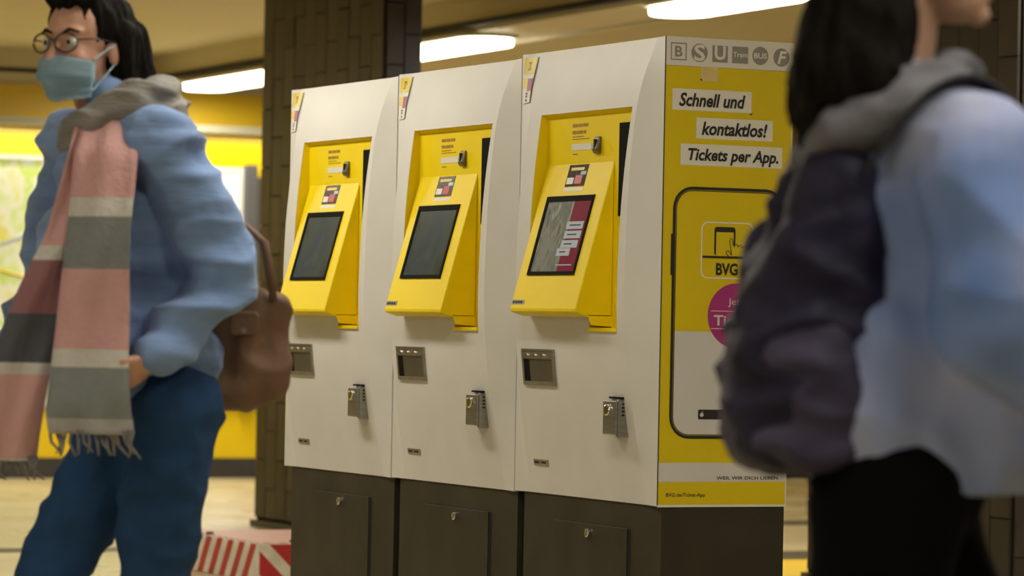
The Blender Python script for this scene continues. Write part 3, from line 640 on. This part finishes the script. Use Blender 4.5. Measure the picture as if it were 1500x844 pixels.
# ---- person with mask (left). Own frame: x right in the picture, y away, z up
def leftp():
    t=empty('person',(-1.946,-1.322,0),AX,'person in blue mask, light blue denim jacket and pink plaid scarf walking left','person')
    f=(-.54,-.84,0)
    hc=(-.125,-.0,1.632)
    hipL,hipR=Vector((.085,-.07,.88)),Vector((.005,.06,.88)); knL,knR=Vector((.048,-.06,.49)),Vector((-.175,.04,.53)); anL,anR=Vector((.20,-.03,.14)),Vector((-.19,.06,.10))
    shL,shR=Vector((.070,-.120,1.415)),Vector((-.155,.125,1.425)); elL,elR=Vector((.192,-.10,1.16)),Vector((-.20,.21,1.15)); wrL,wrR=Vector((.055,-.215,.985)),Vector((-.30,.16,.95))
    chest=Vector((-.03,0,1.28)); belly=Vector((.01,0,1.08)); neck=Vector((-.055,.0,1.46))
    bm=bmesh.new(); P,rot=head_shapes(bm,hc,f,s=1.0)
    cap(bm,(-.05,.02,1.43),.056,(-.10,.01,1.55),.052)
    chain(bm,[(neck-Vector((0,0,.06)),.08),(chest,.115),(belly,.105),((hipL+hipR)/2,.12)])
    cap(bm,neck-Vector((0,0,.05)),.06,shL,.045); cap(bm,neck-Vector((0,0,.05)),.06,shR,.045)
    chain(bm,[(shL,.045),(elL,.036),(wrL,.025)]); chain(bm,[(shR,.045),(elR,.036),(wrR,.025)])
    chain(bm,[(hipL,.08),(knL,.052),(anL,.038)]); chain(bm,[(hipR,.08),(knR,.052),(anR,.038)])
    hand(bm,wrL,(-.75,-.1,-.65),(-.4,.2,.2),(0,-1,.3),.7); hand(bm,wrR,(-.3,-.1,-.9),(.5,-.4,0),(-.4,-.6,0),.6)
    cap(bm,anL,.036,anL+Vector((-.04,0,-.09)),.03); cap(bm,anR,.036,anR+Vector((-.03,0,-.06)),.03)
    body=organic('body',bm,M['skin'],t,voxel=.0045,smooth=3)
    eyes(P,rot,body)
    # mask: shell over the lower face
    bm=bmesh.new(); rows=9; cols=17; V=[]
    for i in range(rows):
        a=i/(rows-1)
        for j in range(cols):
            b=(j/(cols-1)-.5)*2; ang=b*1.15; zz=-.022-.098*a
            rad=.098+.018*math.sin(a*math.pi)*(1-abs(b))-(.022*a if a>.6 else 0)-.004*abs(b)+ (.0022 if (i%3==1) else 0)
            V.append(P(math.sin(ang)*rad*.80,math.cos(ang)*rad*1.0+.008-.006*abs(b),zz+.012*abs(b)*(1-2*a)*-1))
    vs=[bm.verts.new(v) for v in V]
    for i in range(rows-1):
        for j in range(cols-1): bm.faces.new((vs[i*cols+j],vs[i*cols+j+1],vs[(i+1)*cols+j+1],vs[(i+1)*cols+j]))
    bmesh.ops.solidify(bm,geom=bm.faces[:],thickness=.0015)
    mk=obj('face_mask',bm,M['mask'],t,smooth=True)
    for sd in (1,-1):
        bm=bmesh.new(); tube(bm,[P(sd*.070,.045,-.030),P(sd*.080,.01,-.005),P(sd*.085,-.022,.010),P(sd*.084,-.03,-.015),P(sd*.080,.0,-.045),P(sd*.066,.045,-.095)],.0018,6)
        obj('ear_loop',bm,M['mask'],mk)
    g=None; bm=bmesh.new()
    for sd in (1,-1):
        tube(bm,[P(sd*.033+.026*math.cos(a),.100-.012*abs(sd*.033+.026*math.cos(a))/.06,.002+.020*math.sin(a)) for a in [k*math.pi/8 for k in range(16)]],.0022,6,closed=True)
        tube(bm,[P(sd*.058,.088,.008),P(sd*.077,.05,.012),P(sd*.083,-.01,.008)],.0020,6)
    tube(bm,[P(-.008,.100,.006),P(0,.104,.010),P(.008,.100,.006)],.0022,6); gl=obj('glasses',bm,M['frame_d'],t,smooth=True)
    # hair
    bm=bmesh.new(); S=lambda p,r:sphere(bm,P(*p),r,rot)
    S((0,-.030,.045),(.087,.098,.088)); S((0,-.062,.0),(.083,.072,.10)); S((.0,.030,.098),(.060,.058,.028))
    for (x,y,z),(x2,y2,z2),r in (((.074,-.035,.03),(.085,-.045,-.13),.030),((.05,-.085,.02),(.075,-.09,-.16),.045),((-.074,-.045,.03),(-.076,-.06,-.05),.026),((-.03,-.10,.0),(-.02,-.105,-.16),.05),((.03,-.11,.02),(.07,-.13,-.13),.045)):
        cap(bm,P(x,y,z),r,P(x2,y2,z2),r*.8)
    organic('hair',bm,M['hair'],t,voxel=.006,smooth=3,folds=.010,fscale=14,fstretch=(3,3,.5))
    # jacket
    bm=bmesh.new()
    chain(bm,[((-.05,0,1.40),.115),((-.045,0,1.27),.150),((-.01,0,1.10),.150),((.03,-.01,.985),.150)])
    cap(bm,(-.05,.0,1.43),.09,shL,.078); cap(bm,(-.05,0,1.43),.09,shR,.078); cap(bm,(-.10,-.06,1.25),.10,(-.06,-.09,1.02),.10)
    chain(bm,[(shL,.070),((shL+elL)/2,.072),(elL,.074),((elL+wrL)/2,.066),(wrL+(elL-wrL)*.10,.052)]); chain(bm,[(shR,.075),(elR,.070),(wrR,.05)])
    cap(bm,(-.055,.005,1.44),.072,(-.075,.0,1.505),.068)
    organic('denim_jacket',bm,M['jacket'],t,voxel=.008,smooth=4,folds=.022,fscale=5.5,fstretch=(1,1,2.0),fine=.25)
    # jeans
    bm=bmesh.new(); chain(bm,[((.04,-.01,.97),.125),((.045,-.005,.90),.130)])
    chain(bm,[(hipL-Vector((0,0,0)),.108),((hipL+knL)/2,.092),(knL,.076),((knL+anL)/2,.070),(anL,.060)]); chain(bm,[(hipR,.105),((hipR+knR)/2,.090),(knR,.074),((knR+anR)/2,.066),(anR,.058)])
    organic('jeans',bm,M['jeans'],t,voxel=.009,smooth=4,folds=.012,fscale=7,fstretch=(1,1,1.6),fine=.3)
    bm=bmesh.new(); shoe(bm,anR+Vector((-.0,0,-.10)),(-1,-.15,0)); organic('shoe',bm,M['shoe'],t,voxel=.007)
    bm=bmesh.new(); shoe(bm,(anL.x-.0,anL.y,.0),(-1,-.1,0)); organic('shoe',bm,M['shoe'],t,voxel=.007)
    # scarf: neck wrap, front end, swinging end
    def ribbon(name,path,mt,th=.014,fr=None,wave=.010,n=26,fringe=.06):
        # path: (x,y,z,halfwidth,wx,wy) centre line and width direction
        pts=[]; 
        for k in range(n):
            u=k/(n-1)*(len(path)-1); i=min(int(u),len(path)-2); a=u-i; pts.append([path[i][j]*(1-a)+path[i+1][j]*a for j in range(6)])
        bm=bmesh.new(); m_=9; g=[]
        for side in (0,1):
            G=[]
            for k,p in enumerate(pts):
                wd=Vector((p[4],p[5],0)).normalized(); nn=Vector((wd.y,-wd.x,0))
                row=[]
                for j in range(m_):
                    b=(j/(m_-1)-.5)*2; off=wave*math.sin(b*5.0+k*.25)+.5*wave*math.sin(k*.7+b)
                    row.append(bm.verts.new(Vector(p[:3])+wd*b*p[3]+nn*(off+(th if side else 0)*(1-.6*b*b))))
                G.append(row)
            g.append(G)
        for side in (0,1):
            for k in range(n-1):
                for j in range(m_-1): bm.faces.new((g[side][k][j],g[side][k][j+1],g[side][k+1][j+1],g[side][k+1][j]))
        for k in range(n-1):
            for j in (0,m_-1): bm.faces.new((g[0][k][j],g[0][k+1][j],g[1][k+1][j],g[1][k][j]))
        for k in (0,n-1):
            for j in range(m_-1): bm.faces.new((g[0][k][j],g[0][k][j+1],g[1][k][j+1],g[1][k][j]))
        o=obj(name,bm,mt,t,smooth=True)
        if fringe:
            bm=bmesh.new(); p=pts[-1]; wd=Vector((p[4],p[5],0)).normalized()
            for j in range(16):
                b=(j/15-.5)*2; s0=Vector(p[:3])+wd*b*p[3]+Vector((0,0,.01)); tube(bm,[s0,s0+Vector((random.uniform(-.008,.012),0,-fringe*.5)),s0+Vector((random.uniform(-.01,.03),.0,-fringe*random.uniform(.8,1.1)))],[.004,.0035,.002],5)
            fo=obj('scarf_fringe',bm,M['scarfneck'],o,smooth=True); fo['kind']='stuff'
        return o
    ribbon('scarf_front',[(-.055,-.085,1.475,.055,1,-.3),(-.050,-.175,1.40,.066,1,-.3),(-.055,-.215,1.28,.072,1,-.3),(-.062,-.225,1.12,.078,1,-.3),(-.068,-.240,1.0,.082,1,-.2),(-.068,-.250,.88,.086,1,-.1),(-.062,-.245,.83,.086,1,-.1)],M['scarf1'],fringe=.055)
    ribbon('scarf_tail',[(-.09,-.08,1.46,.04,1,.3),(-.105,-.150,1.36,.04,1,.3),(-.125,-.170,1.24,.045,1,.2),(-.175,-.175,1.12,.052,1,.2),(-.215,-.175,.98,.062,1,.1),(-.245,-.17,.82,.068,1,.1),(-.25,-.17,.77,.068,1,.1)],M['scarf2'],fringe=.045)
    bm=bmesh.new()
    ringp=[]
    for k in range(12):
        a=2*math.pi*k/12; ringp.append(((-.045+.088*math.cos(a),.0+.088*math.sin(a),1.475+.040*math.cos(a)-.02*math.sin(a)),.040+.018*max(0,math.cos(a))))
    chain(bm,ringp+[ringp[0]]); cap(bm,(.01,-.06,1.50),.05,(.065,-.05,1.47),.055)
    organic('scarf_wrap',bm,M['scarfneck'],t,voxel=.007,smooth=3,folds=.014,fscale=10,fstretch=(1,1,2.5))
    return t
leftp()
# ---- tote bag hanging at that person's elbow
t=empty('shoulder_bag',(-1.946,-1.322,0),AX,'brown suede bag hanging behind the elbow of the masked person','bag')
bm=bmesh.new(); 
for x,r in ((.17,.05),(.225,.058),(.275,.045)): cap(bm,(x,.05,.935),r,(x+.012,.05,1.10),r*.72)
cap(bm,(.17,.05,.92),.05,(.27,.05,.93),.045)
organic('bag_body',bm,M['bag'],t,voxel=.007,smooth=4,folds=.012,fscale=9,fine=.2)
for dy in (.015,.085):
    bm=bmesh.new(); tube(bm,[(.175,dy,1.11),(.19,dy*.8,1.20),(.225,dy*.5+.0,1.265),(.262,dy*.6,1.23),(.285,dy,1.11)],[.008,.009,.011,.009,.008],8); obj('handle',bm,M['bag'],t,smooth=True)
bm=bmesh.new(); prism(bm,rrect(.195,1.035,.255,1.085,.01),'y',-.012,.0); obj('pocket_flap',bm,M['bag'],t,bevel=.003)
bm=bmesh.new(); prism(bm,circ(.225,1.045,.006,n=12),'y',-.016,-.011); obj('clasp',bm,M['chrome'],t)

# ---- person with backpack (right)
def rightp():
    t=empty('person',(-1.770,-4.071,0),AX,'person in pale lilac-blue coat with dark hair and backpack walking right','person')
    f=(1,-.16,0); hc=(.022,0,1.622)
    hR,hL=Vector((-.03,-.08,.86)),Vector((.0,.08,.86)); kR,kL=Vector((-.055,-.07,.48)),Vector((.13,.08,.50)); aR,aL=Vector((-.16,-.06,.13)),Vector((.17,.08,.10))
    sR,sL=Vector((.075,-.165,1.335)),Vector((.03,.165,1.35)); eR,eL=Vector((.095,-.20,1.09)),Vector((-.02,.21,1.09)); wR,wL=Vector((.235,-.16,.975)),Vector((.05,.20,.87))
    bm=bmesh.new(); P,rot=head_shapes(bm,hc,f)
    cap(bm,(-.03,0,1.41),.056,(-.012,0,1.54),.050)
    chain(bm,[((-.01,0,1.36),.09),((.02,0,1.22),.12),((.01,0,1.04),.11),((-.01,0,.90),.12)])
    for s in (sR,sL): cap(bm,(-.01,0,1.36),.07,s,.05)
    chain(bm,[(sR,.05),(eR,.04),(wR,.027)]); chain(bm,[(sL,.05),(eL,.04),(wL,.027)])
    chain(bm,[(hR,.085),(kR,.055),(aR,.038)]); chain(bm,[(hL,.085),(kL,.055),(aL,.038)])
    hand(bm,wR,(.95,.1,-.2),(.2,.6,.6),(.2,-.2,1),.8); hand(bm,wL,(.3,0,-.9),(.3,-.6,0),(1,0,.2),.6)
    cap(bm,aR,.036,aR+Vector((.04,0,-.08)),.03); cap(bm,aL,.036,aL+Vector((.03,0,-.05)),.03)
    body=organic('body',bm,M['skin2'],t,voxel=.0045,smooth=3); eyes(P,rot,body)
    bm=bmesh.new(); sphere(bm,P(0,.086,-.064),(.017,.010,.0075),rot); obj('lips',bm,M['lip'],body,smooth=True)
    # hair: full head and long loose strands blown back over the pack
    bm=bmesh.new(); S=lambda p,r:sphere(bm,P(*p),r,rot)
    S((0,-.032,.045),(.090,.102,.090)); S((0,-.075,-.01),(.088,.080,.11)); S((0,.035,.100),(.062,.055,.026))
    for sd in (1,-1): cap(bm,P(sd*.076,-.045,.02),.028,P(sd*.066,-.07,-.12),.030)
    for a,b,r0,r1 in (((-.075,-.04,1.56),(-.11,-.06,1.43),.072,.07),((-.075,.03,1.56),(-.12,.03,1.40),.075,.06),((-.09,-.03,1.50),(-.135,-.05,1.34),.065,.035),((-.05,-.06,1.52),(-.06,-.09,1.42),.05,.045),((-.10,0,1.46),(-.15,-.03,1.31),.05,.022)):
        cap(bm,a,r0,b,r1)
    organic('long_hair',bm,M['hair'],t,voxel=.007,smooth=3,folds=.012,fscale=12,fstretch=(3,3,.6))
    # coat
    bm=bmesh.new()
    chain(bm,[((.0,0,1.33),.125),((.02,0,1.22),.150),((.02,0,1.05),.160),((.03,0,.935),.165)])
    for x,y in ((-.05,-.07),(.11,-.06),(-.04,.07),(.11,.07)): cap(bm,(x*.7,y,1.05),.11,(x*1.1,y*1.1,.915),.095)
    for s in (sR,sL): cap(bm,(.0,0,1.34),.10,s,.085)
    chain(bm,[(sR,.085),((sR+eR)/2,.085),(eR,.082),((eR+wR)/2,.072),(wR-(wR-eR)*.12,.06)]); chain(bm,[(sL,.082),(eL,.076),(wL,.055)])
    o=organic('coat',bm,M['coat'],t,voxel=.009,smooth=4,folds=.022,fscale=4.5,fstretch=(1,1,1.2),fine=.2)
    # cut the hem flat
    for v in o.data.vertices:
        if v.co.z<.845: v.co.z=.845+ (v.co.z-.845)*.12
    bm=bmesh.new()
    rp=[]
    for k in range(12):
        a=2*math.pi*k/12; rp.append(((-.02+.085*math.cos(a),.10*math.sin(a),1.405+.03*math.cos(a)),.036))
    chain(bm,rp+[rp[0]]); chain(bm,[((.06,-.09,1.415),.028),((-.02,-.12,1.385),.036),((-.11,-.10,1.34),.042),((-.135,-.02,1.325),.04)])
    organic('hood',bm,M['hood'],t,voxel=.008,smooth=4,folds=.014,fscale=9,fstretch=(1,1,2))
    bm=bmesh.new(); chain(bm,[((-.01,0,.95),.12),((-.01,0,.87),.13)])
    chain(bm,[(hR,.112),((hR+kR)/2,.098),(kR,.082),((kR+aR)/2,.074),(aR,.064)]); chain(bm,[(hL,.11),((hL+kL)/2,.096),(kL,.08),((kL+aL)/2,.072),(aL,.062)])
    organic('trousers',bm,M['trouser'],t,voxel=.010,smooth=4,folds=.010,fscale=7)
    for a in (aR,aL):
        bm=bmesh.new(); shoe(bm,(a.x-.0,a.y,0),(1,0,0)); organic('shoe',bm,M['shoe'],t,voxel=.007)
rightp()
t=empty('backpack',(-1.770,-4.071,0),AX,'dark purple backpack on the back of the right-hand person','backpack')
bm=bmesh.new()
for y in (-.09,0,.09):
    chain(bm,[((-.135,y,1.27),.050),((-.155,y,1.17),.075),((-.175,y,1.03),.088),((-.180,y,.955),.088)])
chain(bm,[((-.10,-.09,1.28),.05),((-.10,-.09,.96),.07)]); chain(bm,[((-.10,.09,1.28),.05),((-.10,.09,.96),.07)])
organic('pack_body',bm,M['pack'],t,voxel=.008,smooth=4,folds=.018,fscale=6,fstretch=(1,1,2),fine=.2)
bm=bmesh.new()
for z,k in ((1.05,.92),(1.0,1),(.94,1)): sphere(bm,(-.205,0,z),(.060*k,.125*k,.075))
organic('front_pocket',bm,M['pack2'],t,voxel=.007,smooth=4,folds=.010,fscale=8,fine=.2)
bm=bmesh.new()
for z,k in ((1.03,.85),(.97,1),(.93,1)): sphere(bm,(-.150,-.148,z),(.085*k,.036,.060))
organic('side_pocket',bm,M['pack2'],t,voxel=.007,smooth=4,folds=.012,fscale=9,fstretch=(1,1,2.5))
bm=bmesh.new(); tube(bm,[(-.235+.0*k,-.10+.02*k,1.075+.006*math.sin(k)) for k in range(11)],.004,6); obj('zip',bm,M['strap'],t,smooth=True)
bm=bmesh.new(); tube(bm,[(-.13,-.03,1.31),(-.14,-.02,1.345),(-.14,.02,1.345),(-.13,.03,1.31)],.008,8); obj('grab_handle',bm,M['strap'],t,smooth=True)
def band(pts,wd,th,name):
    bm=bmesh.new(); rows=[]
    for p,w in pts:
        p=Vector(p); w=Vector(w).normalized()*wd/2; rows.append((bm.verts.new(p-w),bm.verts.new(p+w)))
    for a,b in zip(rows[:-1],rows[1:]): bm.faces.new((a[0],a[1],b[1],b[0]))
    o=obj(name,bm,M['strap'],t,smooth=True); s=o.modifiers.new('s','SOLIDIFY'); s.thickness=th; s.offset=0; ss=o.modifiers.new('u','SUBSURF'); ss.levels=2; ss.render_levels=2; return o
band([((-.09,-.13,1.27),(0,1,.1)),((-.03,-.155,1.375),(0,1,-.3)),((.05,-.14,1.435),(0,1,-.3)),((.12,-.13,1.41),(0,1,-.2)),((.175,-.125,1.30),(0,1,0)),((.150,-.12,1.18),(.2,1,0)),((.05,-.11,1.05),(.2,1,.2)),((-.09,-.12,.98),(0,.3,1))],.055,.012,'shoulder_strap')
band([((-.09,.13,1.27),(0,1,.1)),((-.03,.14,1.375),(0,1,.3)),((.05,.13,1.43),(0,1,.3)),((.12,.12,1.40),(0,1,.2)),((.18,.12,1.30),(0,1,0)),((.18,.15,1.15),(-.2,1,0)),((.05,.20,1.0),(0,.3,1)),((-.12,.16,.96),(0,.3,1))],.055,.012,'shoulder_strap')
